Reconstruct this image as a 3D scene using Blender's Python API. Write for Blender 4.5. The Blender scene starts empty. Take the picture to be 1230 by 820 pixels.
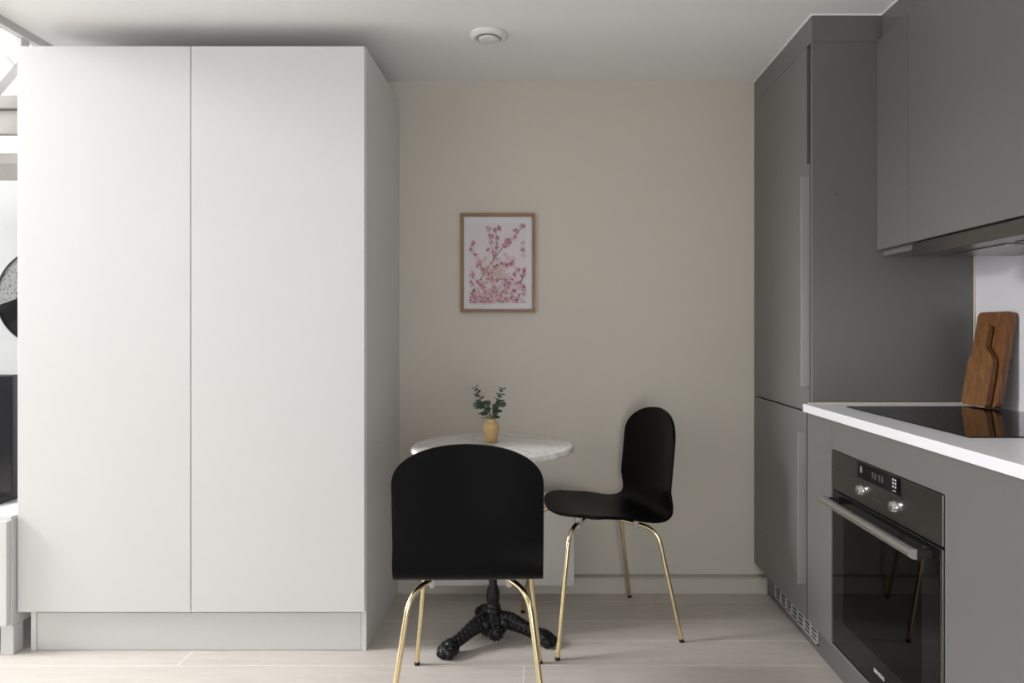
import bpy, bmesh, math, random
from mathutils import Vector, Matrix
R = math.radians
PI = math.pi
scn = bpy.context.scene
C = scn.collection

# ------------------------------------------------------------------ materials
def mat(name, col, rough=0.5, metal=0.0, spec=0.5, noise=0.0, nscale=30.0, bump=0.0, bscale=200.0, coat=0.0, coat_rough=0.1):
    m = bpy.data.materials.new(name); m.use_nodes = True
    nt = m.node_tree; b = nt.nodes['Principled BSDF']
    b.inputs['Base Color'].default_value = (*col, 1)
    b.inputs['Roughness'].default_value = rough
    b.inputs['Metallic'].default_value = metal
    b.inputs['Specular IOR Level'].default_value = spec
    b.inputs['Coat Weight'].default_value = coat
    b.inputs['Coat Roughness'].default_value = coat_rough
    tc = nt.nodes.new('ShaderNodeTexCoord')
    if noise:
        n = nt.nodes.new('ShaderNodeTexNoise'); n.inputs['Scale'].default_value = nscale; n.inputs['Detail'].default_value = 4
        nt.links.new(tc.outputs['Object'], n.inputs['Vector'])
        mx = nt.nodes.new('ShaderNodeMix'); mx.data_type = 'RGBA'
        mx.inputs['A'].default_value = (*[c * (1 - noise) for c in col], 1)
        mx.inputs['B'].default_value = (*[min(1, c * (1 + noise)) for c in col], 1)
        nt.links.new(n.outputs['Fac'], mx.inputs['Factor'])
        nt.links.new(mx.outputs['Result'], b.inputs['Base Color'])
    if bump:
        n2 = nt.nodes.new('ShaderNodeTexNoise'); n2.inputs['Scale'].default_value = bscale; n2.inputs['Detail'].default_value = 3
        nt.links.new(tc.outputs['Object'], n2.inputs['Vector'])
        bp = nt.nodes.new('ShaderNodeBump'); bp.inputs['Strength'].default_value = bump; bp.inputs['Distance'].default_value = 0.002
        nt.links.new(n2.outputs['Fac'], bp.inputs['Height'])
        nt.links.new(bp.outputs['Normal'], b.inputs['Normal'])
    return m

def wood_mat(name, c1, c2, axis='Z', scale=1.0, rough=0.45):
    m = bpy.data.materials.new(name); m.use_nodes = True
    nt = m.node_tree; b = nt.nodes['Principled BSDF']; b.inputs['Roughness'].default_value = rough
    tc = nt.nodes.new('ShaderNodeTexCoord'); mp = nt.nodes.new('ShaderNodeMapping')
    s = {'X': (1, 14, 14), 'Y': (14, 1, 14), 'Z': (14, 14, 1)}[axis]
    mp.inputs['Scale'].default_value = [k * scale for k in s]
    nt.links.new(tc.outputs['Object'], mp.inputs['Vector'])
    n = nt.nodes.new('ShaderNodeTexNoise'); n.inputs['Scale'].default_value = 4.0; n.inputs['Detail'].default_value = 8; n.inputs['Roughness'].default_value = 0.62
    n.inputs['Distortion'].default_value = 1.2
    nt.links.new(mp.outputs['Vector'], n.inputs['Vector'])
    cr = nt.nodes.new('ShaderNodeValToRGB')
    cr.color_ramp.elements[0].position = 0.32; cr.color_ramp.elements[0].color = (*c1, 1)
    cr.color_ramp.elements[1].position = 0.68; cr.color_ramp.elements[1].color = (*c2, 1)
    nt.links.new(n.outputs['Fac'], cr.inputs['Fac'])
    nt.links.new(cr.outputs['Color'], b.inputs['Base Color'])
    return m

def floor_mat():
    m = bpy.data.materials.new('whitewashed_oak_floor'); m.use_nodes = True
    nt = m.node_tree; b = nt.nodes['Principled BSDF']; b.inputs['Roughness'].default_value = 0.48
    b.inputs['Specular IOR Level'].default_value = 0.35
    tc = nt.nodes.new('ShaderNodeTexCoord'); mp = nt.nodes.new('ShaderNodeMapping')
    mp.inputs['Location'].default_value = (0.0575, -2.305 + 0.1795 * 20, 0)
    nt.links.new(tc.outputs['Object'], mp.inputs['Vector'])
    br = nt.nodes.new('ShaderNodeTexBrick')
    br.inputs['Scale'].default_value = 1.0
    br.inputs['Brick Width'].default_value = 3.0; br.inputs['Row Height'].default_value = 0.1795
    br.inputs['Mortar Size'].default_value = 0.0019; br.inputs['Mortar Smooth'].default_value = 0.3
    br.offset = 0.39; br.offset_frequency = 2
    br.inputs['Color1'].default_value = (0.60, 0.555, 0.515, 1)
    br.inputs['Color2'].default_value = (0.645, 0.60, 0.56, 1)
    br.inputs['Mortar'].default_value = (0.90, 0.87, 0.83, 1)
    nt.links.new(mp.outputs['Vector'], br.inputs['Vector'])
    mp2 = nt.nodes.new('ShaderNodeMapping'); mp2.inputs['Scale'].default_value = (1.2, 11, 1)
    nt.links.new(tc.outputs['Object'], mp2.inputs['Vector'])
    n = nt.nodes.new('ShaderNodeTexNoise'); n.inputs['Scale'].default_value = 4; n.inputs['Detail'].default_value = 8
    n.inputs['Roughness'].default_value = 0.6; n.inputs['Distortion'].default_value = 1.5
    nt.links.new(mp2.outputs['Vector'], n.inputs['Vector'])
    cr = nt.nodes.new('ShaderNodeValToRGB')
    cr.color_ramp.elements[0].position = 0.3; cr.color_ramp.elements[0].color = (0.86, 0.85, 0.84, 1)
    cr.color_ramp.elements[1].position = 0.7; cr.color_ramp.elements[1].color = (1.0, 1.0, 1.0, 1)
    nt.links.new(n.outputs['Fac'], cr.inputs['Fac'])
    mx = nt.nodes.new('ShaderNodeMix'); mx.data_type = 'RGBA'; mx.blend_type = 'MULTIPLY'; mx.inputs['Factor'].default_value = 1
    nt.links.new(br.outputs['Color'], mx.inputs['A']); nt.links.new(cr.outputs['Color'], mx.inputs['B'])
    nt.links.new(mx.outputs['Result'], b.inputs['Base Color'])
    bp = nt.nodes.new('ShaderNodeBump'); bp.inputs['Strength'].default_value = 0.12; bp.inputs['Distance'].default_value = 0.002
    nt.links.new(n.outputs['Fac'], bp.inputs['Height']); nt.links.new(bp.outputs['Normal'], b.inputs['Normal'])
    return m

def marble_mat():
    m = bpy.data.materials.new('white_marble'); m.use_nodes = True
    nt = m.node_tree; b = nt.nodes['Principled BSDF']; b.inputs['Roughness'].default_value = 0.22
    tc = nt.nodes.new('ShaderNodeTexCoord')
    n = nt.nodes.new('ShaderNodeTexNoise'); n.inputs['Scale'].default_value = 3.2; n.inputs['Detail'].default_value = 7
    n.inputs['Roughness'].default_value = 0.62; n.inputs['Distortion'].default_value = 1.6
    nt.links.new(tc.outputs['Object'], n.inputs['Vector'])
    cr = nt.nodes.new('ShaderNodeValToRGB'); e = cr.color_ramp.elements
    e[0].position = 0.36; e[0].color = (0.80, 0.79, 0.77, 1)
    e[1].position = 0.62; e[1].color = (0.80, 0.795, 0.78, 1)
    for p, c in ((0.44, (0.76, 0.75, 0.735, 1)), (0.485, (0.60, 0.585, 0.56, 1)), (0.51, (0.74, 0.73, 0.715, 1))):
        k = e.new(p); k.color = c
    nt.links.new(n.outputs['Fac'], cr.inputs['Fac']); nt.links.new(cr.outputs['Color'], b.inputs['Base Color'])
    return m

def glass_mat(name, tint, fres=1.5):
    m = bpy.data.materials.new(name); m.use_nodes = True
    nt = m.node_tree; nt.nodes.clear()
    out = nt.nodes.new('ShaderNodeOutputMaterial'); mix = nt.nodes.new('ShaderNodeMixShader')
    tr = nt.nodes.new('ShaderNodeBsdfTransparent'); tr.inputs['Color'].default_value = (*tint, 1)
    gl = nt.nodes.new('ShaderNodeBsdfGlossy'); gl.inputs['Roughness'].default_value = 0.02
    fr = nt.nodes.new('ShaderNodeFresnel'); fr.inputs['IOR'].default_value = fres
    nt.links.new(fr.outputs['Fac'], mix.inputs['Fac'])
    nt.links.new(tr.outputs['BSDF'], mix.inputs[1]); nt.links.new(gl.outputs['BSDF'], mix.inputs[2])
    nt.links.new(mix.outputs['Shader'], out.inputs['Surface'])
    return m

def speckle_mat():
    m = bpy.data.materials.new('grey_terrazzo'); m.use_nodes = True
    nt = m.node_tree; b = nt.nodes['Principled BSDF']; b.inputs['Roughness'].default_value = 0.6
    tc = nt.nodes.new('ShaderNodeTexCoord'); n = nt.nodes.new('ShaderNodeTexNoise'); n.inputs['Scale'].default_value = 110; n.inputs['Detail'].default_value = 2
    nt.links.new(tc.outputs['Object'], n.inputs['Vector'])
    cr = nt.nodes.new('ShaderNodeValToRGB'); cr.color_ramp.elements[0].position = 0.36; cr.color_ramp.elements[0].color = (0.05, 0.05, 0.05, 1)
    cr.color_ramp.elements[1].position = 0.46; cr.color_ramp.elements[1].color = (0.19, 0.195, 0.195, 1)
    nt.links.new(n.outputs['Fac'], cr.inputs['Fac']); nt.links.new(cr.outputs['Color'], b.inputs['Base Color'])
    return m

def print_mat():
    m = bpy.data.materials.new('print_wash'); m.use_nodes = True
    nt = m.node_tree; b = nt.nodes['Principled BSDF']; b.inputs['Roughness'].default_value = 0.5
    tc = nt.nodes.new('ShaderNodeTexCoord'); n = nt.nodes.new('ShaderNodeTexNoise'); n.inputs['Scale'].default_value = 14; n.inputs['Detail'].default_value = 2
    nt.links.new(tc.outputs['Object'], n.inputs['Vector'])
    cr = nt.nodes.new('ShaderNodeValToRGB'); cr.color_ramp.elements[0].position = 0.42; cr.color_ramp.elements[0].color = (0.74, 0.69, 0.70, 1)
    cr.color_ramp.elements[1].position = 0.68; cr.color_ramp.elements[1].color = (0.745, 0.675, 0.695, 1)
    nt.links.new(n.outputs['Fac'], cr.inputs['Fac']); nt.links.new(cr.outputs['Color'], b.inputs['Base Color'])
    return m

M = {}
M['wall'] = mat('beige_wall_paint', (0.59, 0.556, 0.487), 0.85, spec=0.2, noise=0.02, nscale=3, bump=0.06, bscale=90)
M['wall_white'] = mat('white_wall_paint', (0.80, 0.80, 0.79), 0.85, spec=0.2, noise=0.01, nscale=3)
M['wall_pale'] = mat('dimmed_white_wall_paint', (0.45, 0.455, 0.455), 0.85, spec=0.2, noise=0.01, nscale=3)  # white wall given a darker tone to offset the strong window light
M['wall_dim'] = mat('darkened_wall_paint', (0.33, 0.33, 0.32), 0.85, spec=0.2, noise=0.01, nscale=3)  # unseen rear wall, toned down to cut the light it throws back
M['splash'] = mat('white_splashback', (0.63, 0.625, 0.66), 0.35, spec=0.4, noise=0.01, nscale=3)
M['ceiling'] = mat('white_ceiling_paint', (0.82, 0.82, 0.815), 0.9, spec=0.1, noise=0.01, nscale=3)
M['floor'] = floor_mat()
M['base'] = mat('beige_baseboard_paint', (0.525, 0.50, 0.44), 0.6, noise=0.02, nscale=6)
M['white'] = mat('white_matt_laminate', (0.655, 0.655, 0.653), 0.42, spec=0.35, noise=0.008, nscale=8)
M['white_in'] = mat('white_carcass', (0.70, 0.70, 0.69), 0.5, noise=0.01, nscale=8)
M['plinth_white'] = mat('white_plinth', (0.61, 0.61, 0.605), 0.5, noise=0.01, nscale=8)
M['grey'] = mat('grey_satin_lacquer', (0.137, 0.135, 0.130), 0.30, spec=0.5, noise=0.012, nscale=10)
M['grey_in'] = mat('grey_carcass', (0.13, 0.126, 0.12), 0.5, noise=0.02, nscale=10)
M['grey_dark'] = mat('grey_plinth', (0.12, 0.117, 0.112), 0.4, noise=0.02, nscale=10)
M['handle_grey'] = mat('grey_metal_handle', (0.28, 0.28, 0.275), 0.35, metal=0.3, noise=0.02)
M['grille'] = mat('pale_grey_grille', (0.42, 0.42, 0.41), 0.4, noise=0.02)
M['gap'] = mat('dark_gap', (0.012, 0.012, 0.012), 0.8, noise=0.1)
M['worktop'] = mat('white_worktop', (0.70, 0.70, 0.725), 0.28, noise=0.012, nscale=60)
M['steel'] = mat('brushed_steel', (0.72, 0.72, 0.72), 0.26, metal=1.0, noise=0.06, nscale=60)
M['steel_dark'] = mat('dark_steel_panel', (0.21, 0.205, 0.195), 0.3, metal=1.0, noise=0.06, nscale=80)
M['chrome'] = mat('chrome', (0.62, 0.62, 0.62), 0.16, metal=1.0, noise=0.02)
M['black_gloss'] = mat('black_glass', (0.005, 0.005, 0.006), 0.05, spec=0.32, noise=0.05)
M['black_plastic'] = mat('black_plastic', (0.012, 0.012, 0.014), 0.4, noise=0.1)
M['oven_glass'] = glass_mat('dark_oven_glass', (0.34, 0.34, 0.34), 1.33)
M['oven_in'] = mat('oven_enamel', (0.07, 0.07, 0.075), 0.35, noise=0.1)
M['ink'] = mat('pale_grey_print', (0.55, 0.55, 0.55), 0.5, noise=0.02)
M['ink_dim'] = mat('dim_grey_print', (0.045, 0.045, 0.045), 0.5, noise=0.02)
M['chair'] = mat('black_lacquer_shell', (0.0022, 0.0022, 0.0026), 0.42, spec=0.09, noise=0.1, nscale=40)
M['brass'] = mat('brass_tube', (0.80, 0.68, 0.41), 0.18, metal=1.0, noise=0.03)
M['rubber'] = mat('black_rubber', (0.01, 0.01, 0.01), 0.7, noise=0.1)
M['clear_plastic'] = mat('grey_plastic_clip', (0.42, 0.42, 0.43), 0.3, noise=0.03)
M['iron'] = mat('black_cast_iron', (0.006, 0.006, 0.0075), 0.40, spec=0.32, noise=0.25, nscale=60, bump=0.9, bscale=110)
M['marble'] = marble_mat()
M['vase'] = mat('tan_ceramic', (0.60, 0.40, 0.19), 0.6, noise=0.05, nscale=25)
M['leaf'] = mat('eucalyptus_green', (0.035, 0.065, 0.042), 0.55, noise=0.3, nscale=60)
M['leaf_light'] = mat('eucalyptus_light_green', (0.075, 0.145, 0.095), 0.55, noise=0.3, nscale=60)
M['stem'] = mat('eucalyptus_stem', (0.09, 0.085, 0.05), 0.6, noise=0.2)
M['oak'] = wood_mat('oak_frame', (0.20, 0.115, 0.055), (0.30, 0.18, 0.09), 'Z', 1.0)
M['board'] = wood_mat('acacia_wood', (0.075, 0.027, 0.007), (0.225, 0.098, 0.032), 'Z', 1.6, 0.42)
M['board2'] = wood_mat('acacia_wood_light', (0.085, 0.032, 0.009), (0.25, 0.115, 0.040), 'Z', 2.3, 0.42)
M['paper'] = mat('white_paper', (0.76, 0.74, 0.76), 0.6, noise=0.01)
M['wash'] = print_mat()
M['pink1'] = mat('pale_pink_ink', (0.70, 0.52, 0.545), 0.6, noise=0.05)
M['pink2'] = mat('pink_ink', (0.58, 0.31, 0.35), 0.6, noise=0.05)
M['pink3'] = mat('plum_ink', (0.21, 0.045, 0.075), 0.6, noise=0.05)
M['peach'] = mat('peach_ink', (0.70, 0.52, 0.45), 0.6, noise=0.05)
M['twig'] = mat('twig_ink', (0.07, 0.03, 0.045), 0.6, noise=0.05)
M['pane'] = glass_mat('picture_glass', (0.98, 0.98, 0.98), 1.25)
M['valve'] = mat('white_valve_enamel', (0.74, 0.74, 0.74), 0.35, noise=0.01)
M['rad'] = mat('white_radiator_enamel', (0.62, 0.60, 0.57), 0.45, noise=0.01)
M['tv'] = mat('tv_screen', (0.01, 0.01, 0.013), 0.12, noise=0.05)
M['terrazzo'] = speckle_mat()
M['stair'] = mat('white_stair_paint', (0.52, 0.515, 0.50), 0.5, noise=0.02)
M['tread'] = mat('grey_stair_tread', (0.40, 0.38, 0.355), 0.6, noise=0.05, nscale=12)
M['trim_cream'] = mat('cream_trim', (0.62, 0.58, 0.46), 0.5, noise=0.02)

# ------------------------------------------------------------------ mesh builder
class MB:
    def __init__(s):
        s.v = []; s.f = []; s.mi = []; s.sm = []
    def add(s, vs, fs, mi=0, smooth=False):
        o = len(s.v); s.v += [tuple(v) for v in vs]
        for f in fs:
            s.f.append(tuple(i + o for i in f)); s.mi.append(mi); s.sm.append(smooth)
    def box(s, x0, x1, y0, y1, z0, z1, mi=0):
        vs = [(x, y, z) for x in (x0, x1) for y in (y0, y1) for z in (z0, z1)]
        s.add(vs, [(0, 1, 3, 2), (4, 6, 7, 5), (0, 4, 5, 1), (2, 3, 7, 6), (0, 2, 6, 4), (1, 5, 7, 3)], mi)
    def prism(s, pts, fn0, fn1, mi=0, smooth=False):
        n = len(pts)
        vs = [fn0(*p) for p in pts] + [fn1(*p) for p in pts]
        s.add(vs, [tuple(range(n))[::-1], tuple(range(n, 2 * n))], mi)
        s.add(vs, [(i, (i + 1) % n, n + (i + 1) % n, n + i) for i in range(n)], mi, smooth)
    def tube(s, path, r, seg=12, mi=0, cap=True, flat=1.0):
        path = [Vector(p) for p in path]; n = len(path)
        rs = r if isinstance(r, (list, tuple)) else [r] * n
        t0 = (path[1] - path[0]).normalized()
        up = Vector((0, 0, 1)) if abs(t0.z) < 0.9 else Vector((1, 0, 0))
        nrm = (up - t0 * up.dot(t0)).normalized()
        vs = []
        for i in range(n):
            t = (path[min(i + 1, n - 1)] - path[max(i - 1, 0)]).normalized()
            nrm = (nrm - t * nrm.dot(t)).normalized(); bi = t.cross(nrm)
            for k in range(seg):
                a = 2 * PI * k / seg
                vs.append(path[i] + (nrm * math.cos(a) + bi * math.sin(a) * flat) * rs[i])
        fs = [(i * seg + k, i * seg + (k + 1) % seg, (i + 1) * seg + (k + 1) % seg, (i + 1) * seg + k) for i in range(n - 1) for k in range(seg)]
        s.add(vs, fs, mi, True)
        if cap:
            s.add(vs[:seg], [tuple(range(seg))[::-1]], mi); s.add(vs[-seg:], [tuple(range(seg))], mi)
    def lathe(s, prof, c=(0, 0, 0), seg=32, mi=0, axis='Z', smooth=True, mod=None):
        vs = []
        for j, (r, h) in enumerate(prof):
            for k in range(seg):
                a = 2 * PI * k / seg
                rr = r * (mod(a, j, h) if mod else 1)
                p = (rr * math.cos(a), rr * math.sin(a), h)
                if axis == 'X': p = (p[2], p[0], p[1])
                if axis == 'Y': p = (p[0], p[2], p[1])
                vs.append((c[0] + p[0], c[1] + p[1], c[2] + p[2]))
        n = len(prof)
        fs = [(j * seg + k, j * seg + (k + 1) % seg, (j + 1) * seg + (k + 1) % seg, (j + 1) * seg + k) for j in range(n - 1) for k in range(seg)]
        s.add(vs, fs, mi, smooth)
        s.add(vs[:seg], [tuple(range(seg))[::-1]], mi, False); s.add(vs[-seg:], [tuple(range(seg))], mi, False)
    def ball(s, c, r, mi=0, seg=14, rot=None):
        r = r if isinstance(r, (tuple, list)) else (r, r, r)
        bm = bmesh.new(); bmesh.ops.create_uvsphere(bm, u_segments=seg, v_segments=max(6, seg * 2 // 3), radius=1)
        mt = Matrix.Diagonal((*r, 1)); mt = (rot.to_4x4() @ mt) if rot else mt
        bm.verts.index_update()
        s.add([Vector(c) + mt @ v.co for v in bm.verts], [[v.index for v in f.verts] for f in bm.faces], mi, True); bm.free()
    def build(s, name, m, parent=None, world=True, bevel=0.0, seg=2, origin=None, sub=0, solid=0.0):
        off = Vector((0, 0, 0))
        if parent is not None and world: off = Vector(parent['base_at'])
        if parent is None and origin is not None: off = Vector(origin)
        me = bpy.data.meshes.new(name)
        me.from_pydata([tuple(Vector(v) - off) for v in s.v], [], s.f)
        for k in (m if isinstance(m, (list, tuple)) else [m]): me.materials.append(M[k])
        for p, i, sm in zip(me.polygons, s.mi, s.sm): p.material_index = i; p.use_smooth = sm
        bm = bmesh.new(); bm.from_mesh(me); bmesh.ops.recalc_face_normals(bm, faces=bm.faces); bm.to_mesh(me); bm.free()
        me.update()
        o = bpy.data.objects.new(name, me); C.objects.link(o)
        if parent is not None: o.parent = parent
        elif origin is not None: o.location = off
        o['base_at'] = (parent['base_at'] if parent is not None else tuple(off))
        if solid:
            k = o.modifiers.new('solid', 'SOLIDIFY'); k.thickness = solid; k.offset = 0
        if bevel:
            k = o.modifiers.new('bevel', 'BEVEL'); k.width = bevel; k.segments = seg; k.limit_method = 'ANGLE'; k.angle_limit = R(40)
        if sub:
            k = o.modifiers.new('sub', 'SUBSURF'); k.levels = sub; k.render_levels = sub
        return o

def bx(*a):
    m = MB(); m.box(*a); return m

def thing(name, label, cat, at, group=None):
    o = bpy.data.objects.new(name, None); C.objects.link(o); o.location = at
    o.empty_display_size = 0.05
    o['base_at'] = tuple(at); o['label'] = label; o['category'] = cat
    if group: o['group'] = group
    return o
def tag(o, label, cat, group=None):
    o['label'] = label; o['category'] = cat
    if group: o['group'] = group
    return o
def struct(o): o['kind'] = 'structure'; return o

# ------------------------------------------------------------------ measures of the room (metres; camera stands at x=0, y=0)
EYE = 1.13
WY = 2.974            # far wall
XR = 1.486            # wall behind the kitchen
XL = -5.0             # far left wall
YB = -0.9             # wall behind the camera
ZC = 2.213            # ceiling
FX = 0.927            # kitchen fronts

# ------------------------------------------------------------------ setting
struct(bx(XL - .1, XR + .1, YB - .1, WY + .1, -0.1, 0).build('floor', 'floor'))
struct(bx(-1.86, XR + .1, YB - .1, WY + .1, ZC, ZC + .12).build('ceiling', 'ceiling'))
struct(bx(XL - .1, -1.86, YB - .1, WY + .1, 3.7, 3.82).build('ceiling_loft', 'ceiling'))
struct(bx(-1.86, -1.80, YB, WY, ZC + .12, 3.7).build('wall_loft', 'wall_white'))
struct(bx(-1.81, XR, WY, WY + .1, 0, ZC).build('wall_back', 'wall'))
struct(bx(XL, -1.81, WY, WY + .1, 0, 3.7).build('wall_back_left', 'wall_pale'))
struct(bx(XR, XR + .1, YB, WY + .1, 0, ZC).build('wall_right', 'splash'))
# left wall with a window opening, wall behind the camera with a wide window opening
def wall_open(name, plane, a0, a1, z1, o0, o1, oz0, oz1, axis):
    m = MB()
    for (p0, p1, q0, q1) in ((a0, o0, 0, z1), (o1, a1, 0, z1), (o0, o1, 0, oz0), (o0, o1, oz1, z1)):
        if axis == 'X': m.box(plane - .1, plane, p0, p1, q0, q1)
        else: m.box(p0, p1, plane - .1, plane, q0, q1)
    return struct(m.build(name, 'wall_white'))
LW = (1.25, 2.33, 0.6, 3.55)     # tall left window  y0 y1 z0 z1
BW = (0.0, 0.85, 0.25, 1.35)     # unseen rear window, placed to fit the light  x0 x1 z0 z1
CW = (-3.75, -2.4, 1.1, 2.15)     # rear window on the left  x0 x1 z0 z1
wall_open('wall_left', XL, YB - .1, WY + .1, 3.7, LW[0], LW[1], LW[2], LW[3], 'X')
m = MB(); fx0, fx1 = XL, XR + .1
for (x0, x1, z0, z1) in ((fx0, CW[0], 0, 3.7), (CW[1], BW[0], 0, 3.7), (BW[1], fx1, 0, 3.7), (CW[0], CW[1], 0, CW[2]), (CW[0], CW[1], CW[3], 3.7), (BW[0], BW[1], 0, BW[2]), (BW[0], BW[1], BW[3], 3.7)):
    m.box(x0, x1, YB - .1, YB, z0, z1)
struct(m.build('wall_front', 'wall_dim'))
def window(name, axis, plane, a0, a1, z0, z1, n):
    m = MB()
    def b(p0, p1, q0, q1):
        if axis == 'X': m.box(plane - .08, plane - .03, p0, p1, q0, q1)
        else: m.box(p0, p1, plane - .08, plane - .03, q0, q1)
    w = .05
    b(a0, a1, z0, z0 + w); b(a0, a1, z1 - w, z1)
    for i in range(n + 1):
        c = a0 + (a1 - a0 - w) * i / n; b(c, c + w, z0, z1)
    return struct(m.build(name, 'white'))
window('window_1', 'X', XL, *LW, 3)
window('window_2', 'Y', YB, *BW, 3)
window('window_3', 'Y', YB, *CW, 2)

# pipe casing that serves as the baseboard of the far wall
LY = 2.934
b = MB(); b.box(-.617, .985, LY, WY, 0, .064)
b.box(-.617, .985, LY + .003, WY, .064, .067)
b.box(-.617, .985, LY - .0005, WY, .067, .070)
struct(b.build('baseboard_back', 'base', bevel=.0008))

# ------------------------------------------------------------------ wardrobe
wx0, wx1, wy, wd = -1.803, -.617, 2.412, 2.394
w = thing('wardrobe', 'tall white two-door wardrobe with plain doors left of the dining table', 'wardrobe', ((wx0 + wx1) / 2, (wy + WY) / 2, 0))
m = MB()
m.box(wx1 - .018, wx1, wy, WY - .002, 0, 2.1285); m.box(wx0, wx0 + .018, wy, WY - .002, 0, 2.1285)
m.box(wx0 + .018, wx1 - .018, wy + .004, WY - .002, 2.1105, 2.1285); m.box(wx0 + .018, wx1 - .018, wy + .004, WY - .002, .135, .153)
m.box(wx0 + .018, wx1 - .018, WY - .012, WY - .002, .153, 2.1105)
m.build('carcass', 'white', w, bevel=.001)
bx(wx0 + .019, wx1 - .020, wy + .003, wy + .02, 0.001, .133).build('plinth', 'plinth_white', w, bevel=.001)
for (x0, x1) in ((-1.8365, -1.2305), (-1.2275, -.6195)):
    bx(x0, x1, wd, wd + .017, .143, 2.1275).build('door', 'white', w, bevel=.0015)

bx(-1.2302, -1.2278, wd + .006, wd + .0175, .145, 2.125).build('gap_shade', 'handle_grey', w)  # added grey strip, stands in for the shade between the doors
# ------------------------------------------------------------------ kitchen: tall fridge cabinet
fy = 2.339
f = thing('fridge_cabinet', 'tall grey built-in fridge cabinet reaching the ceiling beside the far wall', 'cabinet', (1.2, 2.65, 0))
m = MB()
m.box(FX + .002, XR - .002, fy, fy + .016, .886, 2.1195); m.box(FX + .02, XR - .002, fy + .016, WY - .002, .886, 2.1195); m.box(FX + .02, XR - .002, 2.384, WY - .002, .122, .886)
m.build('carcass', 'grey', f, bevel=.001)
bx(FX + .001, XR - .002, fy, WY - .002, 2.1205, ZC - .001).build('top_filler', 'grey', f, bevel=.001)
# upper door, its near edge cut away at the top as a grip
zt, zn, zb = 2.118, 1.708, .8515
yn = fy + .0185
pts = [(WY - .006, zb), (WY - .006, zt), (yn + .026, zt), (yn + .026, zn), (yn, zn), (yn, zb)]
m = MB(); m.prism(pts, lambda y, z: (FX, y, z), lambda y, z: (FX + .0185, y, z))
ud = m.build('door', 'grey', f, bevel=.0012)
pts = [(WY - .006, .123), (WY - .006, .8445), (2.386, .8445), (2.386, .123)]
m = MB(); m.prism(pts, lambda y, z: (FX, y, z), lambda y, z: (FX + .0185, y, z))
ld = m.build('door', 'grey', f, bevel=.0012)
def edge_pull(y, z0, z1, door):
    # a thin angled tab that stands out of the door edge
    m = MB(); pts = [(FX + .001, y + .034), (FX - .006, y + .034), (FX - .028, y + .006), (FX - .028, y), (FX + .001, y)]
    m.prism(pts, lambda x, yy: (x, yy, z0), lambda x, yy: (x, yy, z1))
    return m.build('handle', 'handle_grey', door, bevel=.001)
edge_pull(yn + .002, .938, 1.662, ud)
edge_pull(2.388, .245, .775, ld)
m = MB(); m.lathe([(.0025, 0), (.0025, .0015)], (1.01, fy - .001, 1.598), 12, axis='Y'); m.build('hole_plug', 'black_plastic', f)

struct(bx(FX - .003, FX + .001, fy, WY, ZC - .004, ZC).build('trim_4', 'ceiling'))
struct(bx(FX - .003, 1.167, fy - .004, fy, ZC - .004, ZC).build('trim_5', 'ceiling'))
struct(bx(1.163, 1.167, .6, fy - .004, ZC - .004, ZC).build('trim_6', 'ceiling'))
# plinth with ventilation grille
p = thing('plinth', 'dark grey kitchen plinth with vent grille along the floor under the cabinets', 'plinth', (.98, 1.9, 0))
px = .971
bx(px, px + .016, .6, LY - .002, .001, .103).build('board', 'grey_dark', p, bevel=.001)
g0, g1, gz0, gz1 = 2.384, 2.823, .030, .094
m = MB()
m.box(px - .006, px - .0005, g0, g1, gz0, gz0 + .006); m.box(px - .006, px - .0005, g0, g1, gz1 - .006, gz1)
n = 7
for i in range(n + 1):
    y = g0 + (g1 - g0 - .008) * i / n; m.box(px - .006, px - .0005, y, y + .008, gz0, gz1)
for k in (1, 2, 3):
    z = gz0 + .003 + (gz1 - gz0 - .006) * k / 4; m.box(px - .005, px - .0005, g0, g1, z - .002, z + .002)
m.box(px - .001, px - .0003, g0 + .002, g1 - .002, gz0 + .002, gz1 - .002, 1)
gr = m.build('vent_grille', ['grille', 'gap'], p); gr['label'] = 'slotted pale grey vent grille'

# narrow base cabinet
nb = thing('base_cabinet', 'narrow plain grey base cabinet between the fridge cabinet and the oven', 'cabinet', (1.2, 2.28, 0))
bx(FX + .02, XR - .002, 2.178, 2.379, .122, .851).build('carcass', 'grey_in', nb)
bx(FX, FX + .0185, 2.1795, 2.3775, .124, .849).build('door', 'grey', nb, bevel=.0012)

bx(FX + .010, FX + .0195, 2.1772, 2.1788, .13, .845).build('gap_shade', 'gap', nb)  # added dark strips, seam shade put into colour
bx(FX + .010, FX + .0195, 2.3785, 2.3835, .13, .845).build('gap_shade', 'gap', nb)  # same painted shade at the fridge side
# oven housing with grey front running on to the right
oh = thing('oven_cabinet', 'wide grey base cabinet that frames the oven under the worktop', 'cabinet', (1.2, 1.6, 0))
OY0, OY1, OZ0, OZ1 = 1.569, 2.168, .128, .752
m = MB()
m.box(FX + .02, XR - .002, .6, .618, .122, .851); m.box(FX + .02, XR - .002, 1.545, 1.562, .122, .851); m.box(FX + .02, XR - .002, 2.1705, 2.1768, .122, .851)
m.box(FX + .02, XR - .002, .618, 1.545, .122, .14); m.box(FX + .02, XR - .002, 1.562, 2.1705, .105, .120)
m.box(XR - .02, XR - .002, .618, 2.17, .14, .851)
m.build('carcass', 'grey_in', oh)
pts = [(.6, .124), (.6, .849), (2.1765, .849), (2.1765, .124), (OY1 + .002, .124), (OY1 + .002, OZ1 + .002), (OY0 - .002, OZ1 + .002), (OY0 - .002, .124)]
m = MB(); m.prism(pts, lambda y, z: (FX, y, z), lambda y, z: (FX + .0185, y, z)); m.build('front_panel', 'grey', oh, bevel=.001)

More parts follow.
